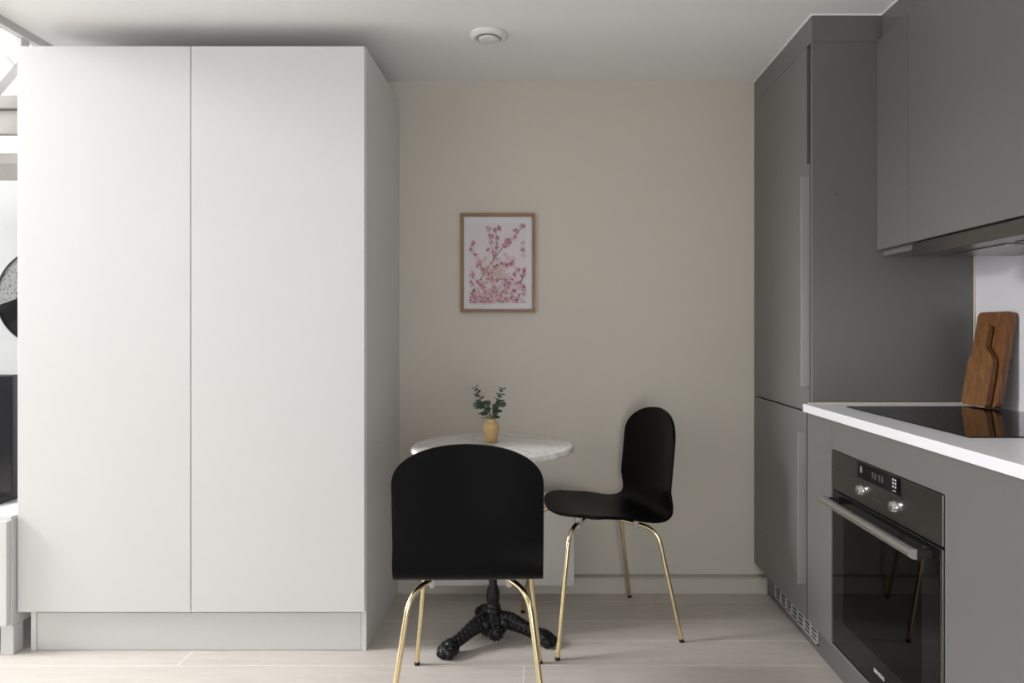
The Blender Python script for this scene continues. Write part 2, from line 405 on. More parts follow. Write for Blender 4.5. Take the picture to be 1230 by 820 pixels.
# oven
ox = FX - .004
ov = thing('oven', 'built-in black glass oven with a steel handle bar under the worktop', 'oven', (1.2, (OY0 + OY1) / 2, .121))
m = MB()
bd = .52
m.box(ox + .03, ox + bd, OY0 + .01, OY0 + .07, .135, .745); m.box(ox + .03, ox + bd, OY1 - .07, OY1 - .01, .135, .745)
m.box(ox + .03, ox + bd, OY0 + .07, OY1 - .07, .135, .20); m.box(ox + .03, ox + bd, OY0 + .07, OY1 - .07, .60, .745)
m.box(ox + bd - .06, ox + bd, OY0 + .07, OY1 - .07, .20, .60)
for k in range(4):     # shelf ladders
    z = .27 + .075 * k
    m.box(ox + .05, ox + bd - .07, OY0 + .07, OY0 + .085, z, z + .006); m.box(ox + .05, ox + bd - .07, OY1 - .085, OY1 - .07, z, z + .006)
m.box(ox + .03, ox + .05, OY0 + .01, OY1 - .01, .121, .136)
m.build('oven_body', 'oven_in', ov)
m = MB()
for k in range(22):
    y = OY0 + .095 + (OY1 - OY0 - .19) * k / 21
    m.tube([(ox + .06, y, .349), (ox + bd - .08, y, .349)], .0016, 6)
for x in (ox + .06, ox + .26, ox + bd - .08): m.tube([(x, OY0 + .082, .3485), (x, OY1 - .082, .3485)], .0025, 6)
m.build('rack', 'chrome', ov)
cp = bx(ox, ox + .03, OY0, OY1, .632, OZ1).build('control_panel', 'steel_dark', ov, bevel=.001)
for (a, b_) in ((OY0 + .004, 1.752), (1.99, OY1 - .004)): bx(ox - .0006, ox + .004, a, b_, .7005, .7020).build('groove', 'gap', cp)
ds = bx(ox - .0015, ox + .01, 1.752, 1.99, .704, OZ1 - .001).build('display', 'black_gloss', cp, bevel=.0006)
m = MB()
X1 = ox - .0015
def mark(y0, y1, z0, z1): m.box(X1 - .0006, X1, y0, y1, z0, z1)
for (a, b_, c, d) in ((1.961, 1.970, .722, .7235), (1.961, 1.970, .737, .7385), (1.961, 1.9625, .722, .7385), (1.9685, 1.970, .722, .7385)): mark(a, b_, c, d)
m.build('mode_symbol', 'ink', ds)
m = MB()
for (a, c) in ((1.772, .738), (1.784, .738), (1.772, .729), (1.784, .729), (1.772, .720), (1.784, .720)): mark(a, a + .006, c, c + .005)
mark(1.774, 1.788, .711, .713)
m.build('menu_symbol', 'ink', ds)
m = MB()
for i, y in enumerate((1.902, 1.886, 1.864, 1.848)): mark(y - .010, y, .719, .737)
m.build('digits', 'ink_dim', ds)
m = MB()
for i in range(7): m.box(ox - .0006, ox, 1.845 + .008 * i, 1.850 + .008 * i, .661, .664)
m.box(ox - .0006, ox, 1.835, 1.838, .652, .668)
m.build('legend', 'ink_dim', cp)
for y in (1.966, 1.781):
    m = MB(); m.lathe([(.0165, 0), (.0165, -.004), (.0140, -.006), (.0135, -.012), (.012, -.0135)], (ox, y, .671), 28, axis='X')
    m.box(ox - .0155, ox - .0135, y - .0015, y + .0015, .671, .683)
    m.build('knob', 'chrome', ov)
od = MB(); fr_w = .022
oz0, oz1 = .146, .626
od.box(ox, ox + .028, OY0, OY0 + fr_w, oz0, oz1); od.box(ox, ox + .028, OY1 - fr_w, OY1, oz0, oz1)
od.box(ox + .0015, ox + .028, OY0 + fr_w, OY1 - fr_w, oz0, oz0 + .03); od.box(ox + .0015, ox + .028, OY0 + fr_w, OY1 - fr_w, oz1 - .05, oz1)
dr = od.build('door', 'steel_dark', ov, bevel=.001)
# black printed border of the door glass, and the clear window
m = MB(); gx = ox - .001
for (a, b_, c, d) in ((OY0 + .012, OY0 + .085, oz0, oz1 - .002), (OY1 - .085, OY1 - .012, oz0, oz1 - .002), (OY0 + .085, OY1 - .085, oz0, .235), (OY0 + .085, OY1 - .085, .565, oz1 - .002)):
    m.box(gx, gx + .004, a, b_, c, d)
m.build('glass_border', 'black_gloss', dr)
bx(gx, gx + .004, OY0 + .085, OY1 - .085, .235, .565).build('glass', 'oven_glass', dr)
bx(ox - .003, ox + .028, OY0, OY1, oz0 - .010, oz0 - .002).build('trim_strip', 'chrome', dr)
# lettering of the door
cu = bpy.data.curves.new('lettering', 'FONT'); cu.body = 'SIEMENS'; cu.align_x = 'CENTER'; cu.align_y = 'CENTER'; cu.size = .0155; cu.extrude = .0003; cu.offset = .00025
tmp = bpy.data.objects.new('lettering', cu); C.objects.link(tmp)
bpy.context.view_layer.update()
me = bpy.data.meshes.new_from_object(tmp.evaluated_get(bpy.context.evaluated_depsgraph_get()))
bpy.data.objects.remove(tmp); me.name = 'lettering'; me.materials.clear(); me.materials.append(M['ink'])
me.transform(Matrix(((0, 0, -1, 0), (-1, 0, 0, 0), (0, 1, 0, 0), (0, 0, 0, 1))))
lo = bpy.data.objects.new('lettering', me); C.objects.link(lo); lo.parent = dr
lo.location = Vector((gx - .0006, 1.862, .192)) - Vector(ov['base_at'])
# handle: D-section bar on two arms
m = MB(); hz = .604; hx = .872
prof = [(hx + .012 - .022 * math.sin(PI * k / 10), hz - .0125 * math.cos(PI * k / 10)) for k in range(11)]
m.prism(prof, lambda x, z: (x, 1.605, z), lambda x, z: (x, 2.128, z), 0, True)
hd = m.build('handle', 'steel', dr)
for y in (1.607, 2.110): bx(hx + .006, ox, y, y + .016, hz - .011, hz + .009).build('handle_arm', 'black_plastic', hd, bevel=.002)

# worktop, upstand strip, hob
wtop = MB(); wtop.box(.896, XR - .001, .6, fy - .001, .853, .880)
tag(wtop.build('worktop', 'worktop', origin=(1.19, 1.4, .853), bevel=.0012), 'white stone worktop running along the wall over the oven', 'worktop')
struct(bx(.915, XR - .001, fy - .007, fy - .001, .880, .885).build('trim_1', 'trim_cream'))
struct(bx(XR - .005, XR - .0005, fy - .0045, fy - .0005, .885, 1.40).build('trim_2', 'trim_cream'))
HB = (.996, 1.462, 1.589, 2.228)
hob = thing('hob', 'flat black glass hob set on the white worktop', 'hob', (1.2, 1.9, .880))
m = MB(); m.box(HB[0], HB[1], HB[2], HB[3], .8802, .8835); m.build('glass_top', 'black_gloss', hob, bevel=.001)
for (x, y, r) in ((1.12, 1.75, .09), (1.12, 2.06, .075), (1.36, 1.75, .075), (1.36, 2.06, .09)):
    m = MB()
    for k in range(40):
        a0, a1 = 2 * PI * k / 40, 2 * PI * (k + 1) / 40
        m.add([(x + q * math.cos(a), y + q * math.sin(a), .88355) for (q, a) in ((r, a0), (r, a1), (r + .001, a1), (r + .001, a0))], [(0, 1, 2, 3)])
    m.build('cooking_zone', 'ink_dim', hob)

# wall cabinets
UX = 1.149
def cornice(y0, y1, par): return bx(UX + .018, XR - .002, y0, y1, 2.139, ZC - .001).build('top_filler', 'grey', par, bevel=.001)
uc = thing('wall_cabinet', 'narrow grey wall cabinet at the corner between the tall cabinet and the hood', 'cabinet', (1.3, 2.24, 1.387))
bx(UX + .022, XR - .002, 2.1425, fy - .001, 1.385, 2.139).build('carcass', 'grey', uc, bevel=.001)
bx(UX, UX + .0185, 2.1428, fy - .002, 1.405, 2.124).build('door', 'grey', uc, bevel=.0012)
cornice(2.1425, fy - .001, uc)
bx(UX + .008, UX + .0215, 2.1403, 2.1422, 1.407, 2.122).build('gap_shade', 'gap', uc)  # added dark strip that paints the shade of the door seam
uw = thing('wall_cabinet', 'wide grey wall cabinet directly above the steel range hood', 'cabinet', (1.3, 1.7, 1.404))
bx(UX + .022, XR - .002, 1.2, 2.1405, 1.412, 2.139).build('carcass', 'grey', uw, bevel=.001)
bx(UX, UX + .0185, 1.2, 2.1398, 1.405, 2.124).build('door', 'grey', uw, bevel=.0012)
cornice(1.2, 2.1405, uw)

hood = thing('range_hood', 'slim steel pull-out range hood under the wide wall cabinet', 'hood', (1.3, 1.83, 1.359))
m = MB(); m.box(UX + .03, XR - .004, 1.505, 2.112, 1.372, 1.410); m.build('hood_body', 'grey_dark', hood)
m = MB(); m.box(UX + .001, UX + .018, 1.500, 2.117, 1.360, 1.399); m.build('front_lip', 'steel_dark', hood, bevel=.001)
m = MB(); m.box(UX + .018, XR - .004, 1.503, 2.114, 1.362, 1.371); m.build('underside', 'steel_dark', hood, bevel=.001)
for i in range(2): bx(1.235, 1.43, 1.54 + .27 * i, 1.78 + .27 * i, 1.3595, 1.362).build('grease_filter', 'steel_dark', hood)

# chopping boards leaning on the splashback
def board(pts_fn, y_c, x0, x1, z0, h, t, name, matn, label):
    # local: a along y, c upward along the lean
    ang = math.atan2(x1 - x0, h); ux, uz = math.sin(ang), math.cos(ang)
    pts = pts_fn()
    m = MB()
    zb = z0 + t * math.sin(ang)
    def P(d): return lambda a, c: (x0 + c * ux + d * (-uz), y_c + a, zb + c * uz - d * (-ux) * 1.0 * -1 if False else zb + c * uz + d * ux)
    m.prism(pts, P(0), P(t), 0, False)
    return tag(m.build(name, matn, origin=(x0, y_c, z0), bevel=.004, seg=3), label, 'chopping board')
def rrect(wd_, h_, r, n=6):
    out = []
    for (cx, cy, a0) in ((wd_ / 2 - r, r, -90), (wd_ / 2 - r, h_ - r, 0), (-wd_ / 2 + r, h_ - r, 90), (-wd_ / 2 + r, r, 180)):
        for k in range(n + 1):
            a = R(a0 + 90 * k / n); out.append((cx + r * math.cos(a), cy + r * math.sin(a)))
    return out
board(lambda: rrect(.165, .305, .018), 2.203, 1.432, 1.482, .8837, .305, .018, 'chopping_board', 'board', 'large rectangular wooden chopping board leaning against the white splashback')
def paddle():
    half = []
    half += [(.051 + .012 * math.sin(R(a)), .012 - .012 * math.cos(R(a))) for a in (0, 30, 60, 90)]
    half += [(.063, .10), (.063, .132), (.061, .146), (.056, .157), (.047, .166), (.037, .174), (.026, .182), (.018, .191), (.0140, .20), (.0140, .222), (.0155, .240), (.0150, .252), (.0115, .259), (.006, .262)]
    return half + [(-a, c) for (a, c) in half[::-1]]
board(paddle, 2.203, 1.4085, 1.4515, .8837, .262, .016, 'paddle_board', 'board2', 'small wooden paddle board with a handle in front of the larger board')

# ------------------------------------------------------------------ picture
Fx0, Fx1, Fz0, Fz1 = -.349, -.0255, 1.209, 1.638
fy1 = WY - .0015; fy0 = WY - .022; bw = .0135
pic = thing('framed_picture', 'oak framed cherry blossom print hanging on the beige wall', 'picture', ((Fx0 + Fx1) / 2, WY, Fz0))
m = MB()
for (a, b_, c, d) in ((Fx0, Fx1, Fz1 - bw, Fz1), (Fx0, Fx1, Fz0, Fz0 + bw), (Fx0, Fx0 + bw, Fz0 + bw, Fz1 - bw), (Fx1 - bw, Fx1, Fz0 + bw, Fz1 - bw)):
    m.box(a, b_, fy0, fy1, c, d)
m.build('frame', 'oak', pic, bevel=.001)
bx(Fx0 + bw, Fx1 - bw, fy1 - .008, fy1, Fz0 + bw, Fz1 - bw).build('mount', 'paper', pic)
m = MB()
# print area, taken from the zoomed picture: u to the right, v down, both 0..1
Px0, Px1, Pz1, Pz0 = Fx0 + .038, Fx1 - .040, Fz1 - .042, Fz0 + .040
yb = fy1 - .0083
m.box(Px0, Px1, yb, yb + .0002, Pz0, Pz1, 0)
lay = [yb - .00001]
def PP(u, v): return (Px0 + (Px1 - Px0) * u, lay[0], Pz1 - (Pz1 - Pz0) * v)
def step(): lay[0] -= .000006
asp = (Px1 - Px0) / (Pz1 - Pz0)
def petal(u, v, a, l, wdt, mi):
    step(); du, dv = math.cos(a), math.sin(a)
    pts = []
    for k in range(8):
        t = 2 * PI * k / 8; p = l * (.5 + .5 * math.cos(t)); q = wdt * math.sin(t)
        uu = min(1, max(0, u + p * du - q * dv)); vv = min(1, max(0, v + (p * dv + q * du) * asp)); pts.append(PP(uu, vv))
    m.add(pts, [tuple(range(8))], mi)
def flower(u, v, sz, mi, rng):
    a0 = rng.random() * 6.28
    for k in range(rng.choice((3, 4, 5, 5))):
        petal(u, v, a0 + k * 1.2566 + rng.uniform(-.2, .2), sz * rng.uniform(.7, 1.1), sz * .33, mi)
def twig(pts, wd_, mi=6):
    for (p, q) in zip(pts[:-1], pts[1:]):
        step(); dx, dz = q[0] - p[0], (q[1] - p[1]) / asp; L = math.hypot(dx, dz); nx, nz = -dz / L * wd_, dx / L * wd_ * asp
        m.add([PP(p[0] + nx, p[1] + nz), PP(q[0] + nx, q[1] + nz), PP(q[0] - nx, q[1] - nz), PP(p[0] - nx, p[1] - nz)], [(0, 1, 2, 3)], mi)
def Z(x, y): return ((x - 140) / 395, (y - 130) / 560)
rng = random.Random(7)
for i in range(85):                                     # pale blossoms out of focus
    u = rng.random(); v = 1 - rng.random() ** 1.5 * .62
    flower(u, v, rng.uniform(.035, .065), 1, rng)
for i in range(34):
    u = min(1, max(0, rng.gauss(.45, .14))); v = min(1, max(0, rng.gauss(.60, .07)))
    flower(u, v, rng.uniform(.03, .055), rng.choice((4, 4, 1, 1)), rng)
twig([Z(215, 525), Z(300, 395), Z(380, 290), Z(440, 235), Z(515, 150)], .0048)
twig([Z(145, 655), Z(160, 615), Z(175, 590)], .010); twig([Z(470, 688), Z(480, 650), Z(492, 622)], .009); twig([Z(498, 555), Z(508, 515), Z(524, 468)], .007)
twig([Z(235, 490), Z(232, 455), Z(210, 400), Z(170, 335), Z(148, 310)], .003, 3); twig([Z(305, 385), Z(300, 320), Z(288, 235), Z(275, 165)], .003, 3)
twig([Z(332, 335), Z(333, 250), Z(325, 190), Z(345, 160)], .003, 3); twig([Z(260, 525), Z(330, 522), Z(430, 525)], .003, 3); twig([Z(350, 425), Z(400, 420), Z(440, 410)], .003, 3)
twig([Z(150, 620), Z(210, 645), Z(290, 690)], .004, 3)
spots = [(275, 165), (345, 160), (290, 215), (320, 185), (335, 225), (290, 262), (333, 275), (330, 300), (275, 315), (302, 330), (310, 352), (515, 150), (468, 182), (450, 225), (410, 250), (400, 270), (430, 262), (385, 292),
         (148, 315), (168, 275), (182, 355), (208, 390), (205, 425), (235, 450), (160, 490), (155, 550), (200, 545), (215, 560), (235, 575), (270, 525), (300, 520), (340, 525), (400, 530), (430, 520), (420, 550), (385, 555),
         (440, 405), (420, 415), (395, 425), (365, 415), (340, 420), (320, 440), (290, 470), (270, 490), (460, 490), (480, 450), (524, 468), (510, 500), (490, 545), (525, 580), (478, 550), (450, 600), (420, 580), (510, 630),
         (160, 630), (185, 650), (210, 640), (150, 670), (175, 685), (215, 680), (240, 650), (270, 665), (290, 685), (250, 610), (320, 610), (330, 635), (340, 670), (380, 680), (400, 620), (430, 650), (370, 600), (300, 640), (360, 640), (510, 270), (515, 320), (500, 660), (460, 665), (400, 660), (240, 690), (310, 580)]
for (x, y) in spots:
    u, v = Z(x, y)
    for j in range(2):
        flower(min(.99, max(.01, u + rng.uniform(-.03, .03))), min(.99, max(.01, v + rng.uniform(-.02, .02))), rng.uniform(.034, .055), rng.choice((2, 2, 2, 1)), rng)
    for j in range(2): petal(min(.98, max(.02, u + rng.uniform(-.015, .015))), min(.98, max(.02, v)), rng.random() * 6.28, rng.uniform(.026, .044), .009, 3)
for i in range(80):
    u = rng.random(); v = 1 - rng.random() ** 1.3 * .45
    petal(u, v, rng.random() * 6.28, rng.uniform(.018, .04), .009, rng.choice((3, 2, 2)))
m.build('print', ['wash', 'pink1', 'pink2', 'pink3', 'peach', 'pink2', 'twig'], pic)
bx(Fx0 + bw, Fx1 - bw, fy0 + .006, fy0 + .008, Fz0 + bw, Fz1 - bw).build('glass', 'pane', pic)

# ------------------------------------------------------------------ ceiling valve
vx, vy = -.192, 2.50
v = thing('ceiling_vent', 'round white air valve on the ceiling above the table', 'vent', (vx, vy, ZC))
m = MB(); m.lathe([(.069, ZC - .001), (.0695, ZC - .005), (.066, ZC - .009), (.056, ZC - .0165), (.050, ZC - .018), (.047, ZC - .015), (.045, ZC - .002)], (vx, vy, 0), 64); m.build('ring', 'valve', v)
m = MB(); m.lathe([(.012, ZC - .002), (.012, ZC - .010), (.034, ZC - .012), (.0375, ZC - .017), (.036, ZC - .0205), (.030, ZC - .0225), (.010, ZC - .0235)], (vx, vy, 0), 64); m.build('disc', 'valve', v)

# ------------------------------------------------------------------ radiator
ra = thing('radiator', 'white panel radiator low on the far wall behind the table', 'radiator', (-.16, 2.89, .064))
rx0, rx1, ry = -.46, .139, 2.850
bx(rx0, rx1, ry, ry + .016, .064, .452).build('front_panel', 'rad', ra, bevel=.004, seg=3)
bx(rx0 + .008, rx1 - .004, ry + .055, ry + .07, .078, .444).build('rear_panel', 'rad', ra, bevel=.004)
m = MB()
for k in range(26):
    x = rx0 + .02 + (rx1 - rx0 - .045) * k / 25; m.box(x, x + .003, ry + .016, ry + .055, .09, .435)
m.build('fins', 'rad', ra)
for x in (rx0 + .1, rx1 - .1): bx(x, x + .03, ry + .07, WY - .001, .12, .40).build('bracket', 'rad', ra)
m = MB(); m.lathe([(.007, .430), (.007, .462), (.005, .464)], (rx1 - .045, ry + .035, 0), 12); m.build('bleed_valve', 'steel', ra)

# ------------------------------------------------------------------ bistro table
tx, ty = -.176, 2.50
tb = thing('bistro_table', 'round marble bistro table with black cast-iron base behind the front chair', 'table', (tx, ty, 0))
TR, TZ = .297, .713
m = MB(); m.lathe([(TR - .012, TZ - .021), (TR - .004, TZ - .019), (TR, TZ - .013), (TR - .001, TZ - .006), (TR - .005, TZ - .001), (TR - .009, TZ)], (tx, ty, 0), 96); m.build('tabletop', 'marble', tb)
flute = lambda a, j, h: 1 + .06 * math.cos(a * 10) if h > .19 else 1
m = MB()
prof = [(.030, .100), (.030, .113), (.0245, .116), (.0245, .121), (.028, .125), (.0235, .130), (.0205, .134), (.0230, .15), (.0225, .175), (.0205, .186), (.0180, .190), (.0180, .196), (.0150, .200), (.0150, .60), (.021, .61), (.021, .625), (.017, .63), (.017, .66), (.06, .672), (.06, .678)]
P2 = [prof[0]]
for p, q in zip(prof[:-1], prof[1:]):
    k = max(1, int(abs(q[1] - p[1]) / .006)); k = min(k, 8)
    P2 += [(p[0] + (q[0] - p[0]) * i / k, p[1] + (q[1] - p[1]) * i / k) for i in range(1, k + 1)]
m.lathe(P2, (tx, ty, 0), 40, mod=lambda a, j, h: (1 + .07 * math.cos(a * 8 + 2 * math.sin(h * 160))) if .132 < h < .188 else ((1 + .05 * math.cos(12 * a)) if .20 < h < .60 else 1))
m.build('column', 'iron', tb)
m = MB()
for k in range(4):
    a = PI / 4 + k * PI / 2; m.tube([(tx, ty, .675), (tx + .16 * math.cos(a), ty + .16 * math.sin(a), .680)], .011, 10)
    m.lathe([(.022, .678), (.022, .6915)], (tx + .16 * math.cos(a), ty + .16 * math.sin(a), 0), 16)
m.build('support_arms', 'iron', tb)
m = MB()
m.lathe([(.014, .020), (.044, .028), (.058, .050), (.056, .070), (.048, .086), (.040, .093), (.038, .099), (.031, .104)], (tx, ty, 0), 40, mod=lambda a, j, h: 1 + .04 * math.cos(a * 12))
LEGS = (222, 346, 104)
for d in (284, 45, 163):    # scroll medallions between the legs
    a = R(d); c = Vector((tx + .058 * math.cos(a), ty + .058 * math.sin(a), .050)); rot = Matrix.Rotation(a, 3, 'Z')
    m.ball(c, (.018, .027, .027), rot=rot); m.ball(c + rot @ Vector((.016, 0, 0)), (.008, .013, .013), rot=rot)
    for k in range(10):
        b_ = k * PI / 5; m.ball(c + rot @ Vector((.010, .023 * math.cos(b_), .023 * math.sin(b_))), .0060, seg=8)
    for s in (-1, 1): m.ball(c + rot @ Vector((-.006, .033 * s, .026)), (.013, .016, .016), rot=rot)
m.build('hub', 'iron', tb)
for d in LEGS:
    a = R(d); rot = Matrix.Rotation(a, 3, 'Z'); o = Vector((tx, ty, 0)); W = lambda r, s, z: o + rot @ Vector((r, s, z))
    m = MB()
    spine = [(.020, .070), (.045, .076), (.070, .073), (.095, .065), (.120, .055), (.145, .045), (.168, .037), (.185, .031)]
    rad = [.032, .033, .031, .028, .0245, .0225, .0215, .023]
    m.tube([W(r, 0, z) for r, z in spine], rad, 16, flat=.82)
    # leaf ribs along the back of the leg and beads on both sides
    for i in range(11):
        t = i / 10; k = t * (len(spine) - 1); i0 = min(int(k), len(spine) - 2); f_ = k - i0
        r = spine[i0][0] * (1 - f_) + spine[i0 + 1][0] * f_; z = spine[i0][1] * (1 - f_) + spine[i0 + 1][1] * f_; q = rad[i0] * (1 - f_) + rad[i0 + 1] * f_
        for s in (-1, 1):
            m.ball(W(r, s * q * .42, z + q * .72), (.0105, .0055, .0065), seg=8, rot=rot @ Matrix.Rotation(s * .6, 3, 'Z') @ Matrix.Rotation(.35, 3, 'Y'))
            m.ball(W(r, s * q * .80, z + q * .05), (.0095, .005, .0085), seg=8, rot=rot @ Matrix.Rotation(.35, 3, 'Y'))
    m.tube([W(r, 0, z + q * .94) for (r, z), q in zip(spine, rad)], .004, 8)
    # big scroll where the leg meets the hub
    m.ball(W(.052, 0, .092), (.018, .016, .012), rot=rot)
    leg = m.build('leg', 'iron', tb)
    m = MB()
    m.ball(W(.195, 0, .024), (.038, .038, .0235), seg=18, rot=rot); m.ball(W(.186, 0, .038), (.026, .027, .020), seg=14, rot=rot)
    for s, rr in ((-1.5, .206), (-.5, .220), (.5, .220), (1.5, .206)):
        m.ball(W(rr, s * .0165, .019), (.019, .0112, .0188), seg=12, rot=rot @ Matrix.Rotation(s * .16, 3, 'Z'))
        m.ball(W(rr - .008, s * .0150, .036), (.013, .0088, .010), seg=10, rot=rot)
    m.build('paw_foot', 'iron', leg)

# vase and eucalyptus
vs = thing('vase', 'small tan ceramic vase standing on the marble table', 'vase', (-.187, 2.552, TZ))
m = MB()
m.lathe([(.018, 0), (.0215, .002), (.0245, .018), (.0285, .038), (.0312, .054), (.0300, .064), (.0245, .0725), (.0178, .077), (.0165, .082), (.0170, .088), (.0150, .0885), (.0140, .080), (.0140, .070)], (-.187, 2.552, TZ + .0003), 40)
m.build('body', 'vase', vs)
eu = thing('eucalyptus_sprigs', 'two dark green eucalyptus sprigs standing in the tan vase', 'plant', (-.187, 2.552, TZ + .075))
def disc_leaf(m, c, nrm, dirv, r, mi):
    nrm = nrm.normalized(); d = (dirv - nrm * dirv.dot(nrm)).normalized(); e = nrm.cross(d)
    n = 12; top = []; bot = []
    for k in range(n):
        t = 2 * PI * k / n; p = c + d * (r * (1 + math.cos(t)) * 1.05) + e * (r * .92 * math.sin(t)) - nrm * (.10 * r * math.sin(t) ** 2)
        top.append(p + nrm * .0004); bot.append(p - nrm * .0004)
    cc = c + d * r + nrm * .12 * r
    m.add(top + [cc + nrm * .0004] + bot + [cc - nrm * .0004], [(k, (k + 1) % n, n) for k in range(n)] + [((k + 1) % n + n + 1, k + n + 1, 2 * n + 1) for k in range(n)] + [(k, k + n + 1, (k + 1) % n + n + 1, (k + 1) % n) for k in range(n)], mi, False)
rng = random.Random(3)
for si, (ex, ey, top) in enumerate(((-.056, -.004, .125), (.037, .006, .120))):
    m = MB(); o = Vector((-.187, 2.552, TZ + .075)); path = []
    for k in range(15):
        t = k / 14; path.append(o + Vector((ex * t ** .85 + .004 * (1 if si else -1), ey * t, (top + .008) * t)))
    m.tube(path, [.0013 - .0007 * k / 14 for k in range(15)], 6, 2)
    lv = 11
    for i in range(lv):
        t = .14 + .84 * i / (lv - 1); k = min(13, int(t * 14)); p = path[k].lerp(path[k + 1], t * 14 - k); tg = (path[k + 1] - path[k]).normalized()
        rr = .0150 * (1 - .52 * t) * (0.8 if i == 0 else 1); base = i * PI / 2 + rng.uniform(-.3, .3) + .35
        for j in range(2):
            a = base + PI * j; side = Vector((math.cos(a), math.sin(a), 0)); side = (side - tg * side.dot(tg)).normalized()
            tilt = rng.uniform(.05, .5); nr = tg + side * -tilt + Vector((0, -.35, 0)) * rng.random()
            disc_leaf(m, p, nr, side, rr, 1 if rng.random() < .18 else 0)
    if si == 0:
        for (dx, dz, r) in ((.004, .055, .0135), (.010, .062, .012), (-.012, .050, .0145), (.006, .040, .013)): disc_leaf(m, path[6] + Vector((dx, -.006, dz - .055)), Vector((.2, -.9, .4)), Vector((rng.uniform(-1, 1), 0, .4)), r, 1 if dz == .050 else 0)
    else:
        for (dx, dz, r) in ((.004, .050, .013), (-.012, .056, .012), (.010, .062, .0125), (-.004, .030, .012)): disc_leaf(m, path[6] + Vector((dx, -.006, dz - .055)), Vector((-.2, -.85, .5)), Vector((rng.uniform(-1, 1), 0, .3)), r, 0)
    m.build('sprig', ['leaf', 'leaf_light', 'stem'], eu)

# ------------------------------------------------------------------ chairs
def catmull(P, n):
    out = []; P = [P[0] * 2 - P[1]] + P + [P[-1] * 2 - P[-2]]
    for i in range(1, len(P) - 2):
        for k in range(n):
            t = k / n; a, b_, c, d = P[i - 1], P[i], P[i + 1], P[i + 2]
            out.append(.5 * ((2 * b_) + (c - a) * t + (2 * a - 5 * b_ + 4 * c - d) * t * t + (3 * b_ - a - 3 * c + d) * t ** 3))
    return out + [P[-2]]
def make_chair(label):
    c = thing('dining_chair', label, 'chair', (0, 0, 0), 'black shell chairs at the bistro table')
    P = [Vector(p) for p in ((.192, .464), (.14, .470), (.07, .464), (-.01, .455), (-.09, .446), (-.148, .441), (-.186, .4435), (-.210, .457), (-.222, .481), (-.228, .515), (-.235, .58), (-.243, .66), (-.251, .74), (-.262, .827))]
    L = catmull(P, 24); S = [0]
    for p, q in zip(L[:-1], L[1:]): S.append(S[-1] + (q - p).length)
    T = S[-1]
    def at(s):
        s = min(max(s, 0), T)
        lo = 0; hi = len(S) - 1
        while hi - lo > 1:
            md = (lo + hi) // 2
            if S[md] <= s: lo = md
            else: hi = md
        t = (s - S[lo]) / (S[hi] - S[lo]); p = L[lo].lerp(L[hi], t); tg = (L[hi] - L[lo]).normalized()
        return p, tg
    HW, E0, E1 = .206, .120, .120
    us = [E0 * (1 - math.cos(PI / 2 * k / 14)) for k in range(14)]
    us += [E0 + (T - E0 - E1) * k / 44 for k in range(45)]
    us += [T - E1 * (1 - math.cos(PI / 2 * k / 14)) for k in range(13, -1, -1)]
    NV = 24; vs = []
    for s in us:
        if s < E0: k = math.sqrt(max(0, 1 - ((E0 - s) / E0) ** 2.1))
        elif s > T - E1: k = math.sqrt(max(0, 1 - ((s - T + E1) / E1) ** 2.1))
        else: k = 1
        hw = max(HW * k, .004); p, tg = at(s)
        nx, nz = -tg.y, tg.x                       # towards the sitter
        if nx < 0 and nz < 0: nx, nz = -nx, -nz
        tgx = tg
        nrm = Vector((tg.y, -tg.x)) if tg.x > 0 else Vector((tg.y, -tg.x))
        # tangent runs from seat front to back top: sitter side is its right-hand normal
        up = max(0, min(1, (p.y - .44) / .10)) if s > T * .4 else 0
        amp = (.010 if s < T * .3 else .010 * max(0, 1 - (s / T - .3) / .12)) * (1 - up) + .030 * up
        for j in range(NV + 1):
            v_ = -math.cos(PI * j / NV); y = hw * v_
            d = amp * (y / HW) ** 2
            vs.append((p.x + nrm.x * d, y, p.y + nrm.y * d))
    n = NV + 1
    m = MB(); m.add(vs, [(i * n + j, i * n + j + 1, (i + 1) * n + j + 1, (i + 1) * n + j) for i in range(len(us) - 1) for j in range(NV)], 0, True)
    m.build('shell', 'chair', c, world=False, solid=.011, bevel=.003)
    # legs: tube from the foot, round a bend, diagonally in under the seat
    for sx in (1, -1):
        for sy in (1, -1):
            foot = Vector((.232 if sx > 0 else -.243, sy * (.208 if sx > 0 else .219), .004))
            kn = Vector((sx * .172, sy * .165, .430 if sx > 0 else .402)); end = Vector((sx * .028, sy * .028, .443 if sx > 0 else .428))
            d0 = (foot - kn).normalized(); d1 = (end - kn).normalized(); a = kn + d0 * .062; b_ = kn + d1 * .062
            path = [foot, foot.lerp(a, .5), a] + [(a * (1 - t) ** 2 + kn * 2 * t * (1 - t) + b_ * t * t) for t in [k / 10 for k in range(1, 10)]] + [b_, end]
            m = MB(); m.tube(path, .0078, 14)
            lg = m.build('leg', 'brass', c, world=False)
            m = MB(); ax = (a - foot).normalized(); m.tube([foot + Vector((0, 0, -.0038)), foot + ax * .007], .0090, 14); m.build('foot_cap', 'rubber', lg, world=False)
            q = kn.lerp(end, .40); topz = .4560 if sx > 0 else .4365
            m = MB(); m.tube([(q.x, q.y, q.z - .022), (q.x, q.y, q.z - .018), (q.x, q.y, q.z + .004), (q.x, q.y, topz)], [.005, .0085, .0115, .0135], 12); m.build('clip', 'clear_plastic', lg, world=False)
    m = MB(); m.lathe([(.05, .420), (.052, .424), (.052, .442), (.048, .447)], (0, 0, 0), 28); m.build('mounting_plate', 'rubber', c, world=False)
    return c
ch = make_chair('black shell dining chair with brass legs seen from behind, back to the viewer')
ch.location = (-.206, 2.083, 0); ch.rotation_euler.z = R(91.5)
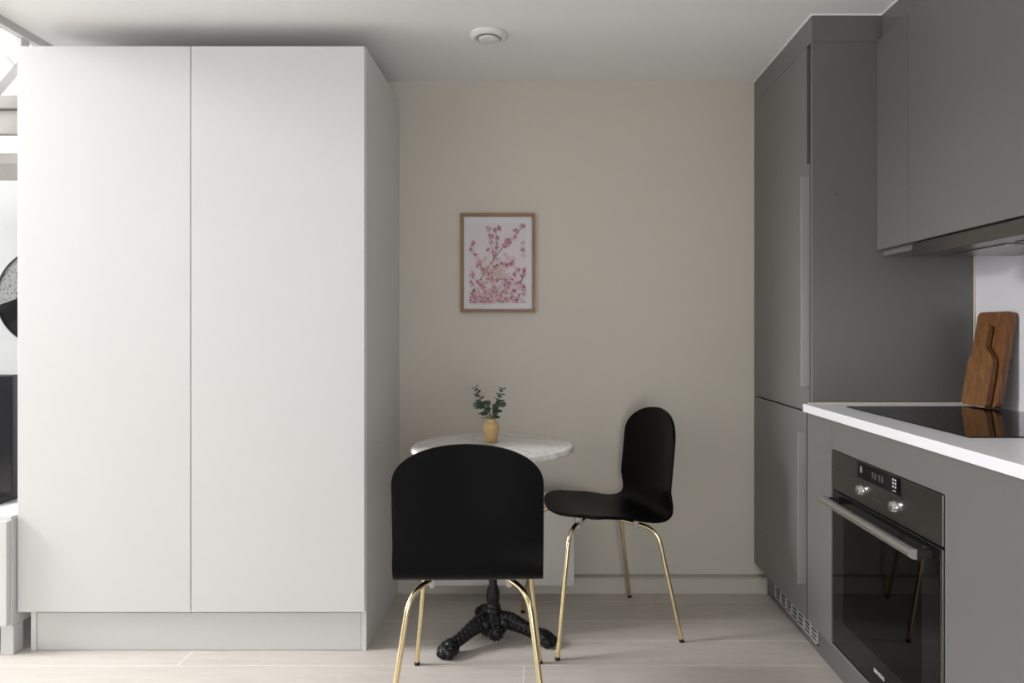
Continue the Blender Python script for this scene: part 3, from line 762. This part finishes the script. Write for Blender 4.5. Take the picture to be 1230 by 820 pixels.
def dup(root, label, loc, rz):
    r = root.copy(); C.objects.link(r); r['label'] = label; r.location = loc; r.rotation_euler.z = rz
    for k in list(root.children):
        c = k.copy(); C.objects.link(c); c.parent = r
        for g in k.children:
            d = g.copy(); C.objects.link(d); d.parent = c
    return r
dup(ch, 'black shell dining chair with brass legs turned sideways on right of the table', (.212, 2.612, 0), R(198))

# ------------------------------------------------------------------ left of the wardrobe
BX = -1.842
tvb = thing('tv_bench', 'white television bench with square legs at the left edge of the wardrobe', 'tv bench', (-2.5, 2.6, 0))
bx(-3.2, BX, 2.375, 2.80, .100, .485).build('body', 'white', tvb, bevel=.002)
bx(-3.19, BX - .004, 2.357, 2.374, .108, .470).build('door', 'white', tvb, bevel=.002)
for x in (-3.2, BX - .045):
    for y in (2.383, 2.75): bx(x, x + .045, y, y + .045, 0, .100).build('leg', 'white', tvb, bevel=.0015)
tv = thing('television', 'black flat television standing on the white bench', 'television', (-2.32, 2.56, .485))
bx(-2.69, -1.968, 2.545, 2.58, .514, .965).build('housing', 'black_plastic', tv, bevel=.003)
bx(-2.683, -1.975, 2.5435, 2.546, .530, .958).build('screen', 'tv', tv)
for x in (-2.60, -2.06): bx(x, x + .05, 2.50, 2.63, .4852, .516).build('foot', 'black_plastic', tv, bevel=.002)
dc = thing('wall_plate', 'round wall plate, half grey terrazzo and half black, above the television', 'wall decoration', (-2.147, WY, 1.06))
cx_, cz_, cr_ = -2.147, 1.275, .207
a0 = R(180 + 8); a1 = R(8 + 30)
def seg_pts(a, b_, n=40): return [(cx_ + cr_ * math.cos(a + (b_ - a) * k / n), cz_ + cr_ * math.sin(a + (b_ - a) * k / n)) for k in range(n + 1)]
m = MB(); m.prism(seg_pts(R(30), R(190)), lambda x, z: (x, WY - .02, z), lambda x, z: (x, WY - .001, z)); m.build('terrazzo_half', 'terrazzo', dc)
m = MB(); m.prism(seg_pts(R(190), R(390)), lambda x, z: (x, WY - .02, z), lambda x, z: (x, WY - .001, z)); m.build('black_half', 'black_gloss', dc)
m = MB(); m.lathe([(cr_ - .002, -.024), (cr_ + .004, -.024), (cr_ + .004, -.001), (cr_ - .002, -.001)], (cx_, WY, cz_), 72, axis='Y')
rim = MB()
n = 72
for k in range(n):
    t0, t1 = 2 * PI * k / n, 2 * PI * (k + 1) / n
    q = lambda r, t, y: (cx_ + r * math.cos(t), y, cz_ + r * math.sin(t))
    ri, ro, y0, y1 = cr_, cr_ + .004, WY - .024, WY - .001
    rim.add([q(ri, t0, y0), q(ri, t1, y0), q(ro, t1, y0), q(ro, t0, y0), q(ro, t0, y1), q(ro, t1, y1), q(ri, t0, y1), q(ri, t1, y1)], [(0, 1, 2, 3), (3, 2, 5, 4), (0, 6, 7, 1)], 0, False)
rim.build('rim', 'black_plastic', dc)

# loft opening: edge beam, and the white stair that climbs to it
struct(bx(-1.885, -1.855, .0, WY, 2.184, ZC + .12).build('trim_3', 'stair'))
st = thing('loft_stair', 'white open stair climbing to the loft behind the wardrobe', 'stair', (-2.3, 2.75, 0))
def slab(x0, x1, y0, y1, z0, z1, name, mt): return bx(x0, x1, y0, y1, z0, z1).build(name, mt, st, bevel=.002)
def plank(name, pts):
    m = MB(); m.prism(pts, lambda x, z: (x, 2.455, z), lambda x, z: (x, 2.495, z)); return m.build(name, 'stair', st)
plank('post', [(-1.922, 2.183), (-1.922, 2.121), (-1.894, 2.084), (-1.87, 2.112), (-1.87, 2.183)])
plank('stringer', [(-1.923, 2.120), (-2.9, .98), (-2.9, .91), (-1.895, 2.083)])
slab(-2.45, -1.87, 2.52, 2.80, 1.952, 2.0, 'tread', 'tread'); slab(-2.45, -1.87, 2.535, 2.56, 1.86, 1.948, 'tread_support', 'tread'); slab(-2.7, -1.90, 2.52, 2.80, 1.745, 1.785, 'tread', 'tread')

# ------------------------------------------------------------------ light: daylight through unseen windows, placed and weighted to fit
def area(name, loc, rot, sx, sy, power, col):
    l = bpy.data.lights.new(name, 'AREA'); l.shape = 'RECTANGLE'; l.size = sx; l.size_y = sy; l.energy = power; l.color = col
    o = bpy.data.objects.new(name, l); C.objects.link(o); o.location = loc; o.rotation_euler = rot; return o
area('daylight_left_high', (XL - .02, 1.79, 3.05), (0, R(-90), 0), .95, 1.05, 20 * .9 * 1.05 * 11.2, (1, 1, 1))     # brighter upper part of the left window, strength fitted
area('daylight_left', (XL - .02, 1.79, 1.60), (0, R(-90), 0), 1.9, 1.05, 20 * 1.6 * 1.05 * 2.1, (1, 1, 1))
area('daylight_rear', (.425, YB - .02, .80), (R(90), 0, 0), .85, 1.1, 21.0, (1, 1, 1))
area('daylight_rear_left', (-3.075, YB - .02, 1.625), (R(90), 0, 0), 1.35, 1.05, 9.0, (1, 1, 1))
wd_ = bpy.data.worlds.new('sky'); scn.world = wd_; wd_.use_nodes = True
wd_.node_tree.nodes['Background'].inputs['Color'].default_value = (.85, .92, 1, 1); wd_.node_tree.nodes['Background'].inputs['Strength'].default_value = 0.3

# ------------------------------------------------------------------ camera
cam = bpy.data.cameras.new('camera'); co = bpy.data.objects.new('camera', cam); C.objects.link(co)
cam.sensor_width = 36; cam.sensor_fit = 'HORIZONTAL'; cam.lens = 36 * 820 / 1230
cam.shift_x = -35 / 1230; cam.shift_y = -13 / 1230
co.location = (0, 0, EYE); co.rotation_euler = (R(90), 0, 0); cam.clip_start = .02
scn.camera = co
scn.view_settings.view_transform = 'Standard'; scn.view_settings.look = 'None'
scn.view_settings.exposure = 0.15; scn.view_settings.gamma = 1; scn.view_settings.use_curve_mapping = False
for o in bpy.data.objects:
    if 'base_at' in o: del o['base_at']
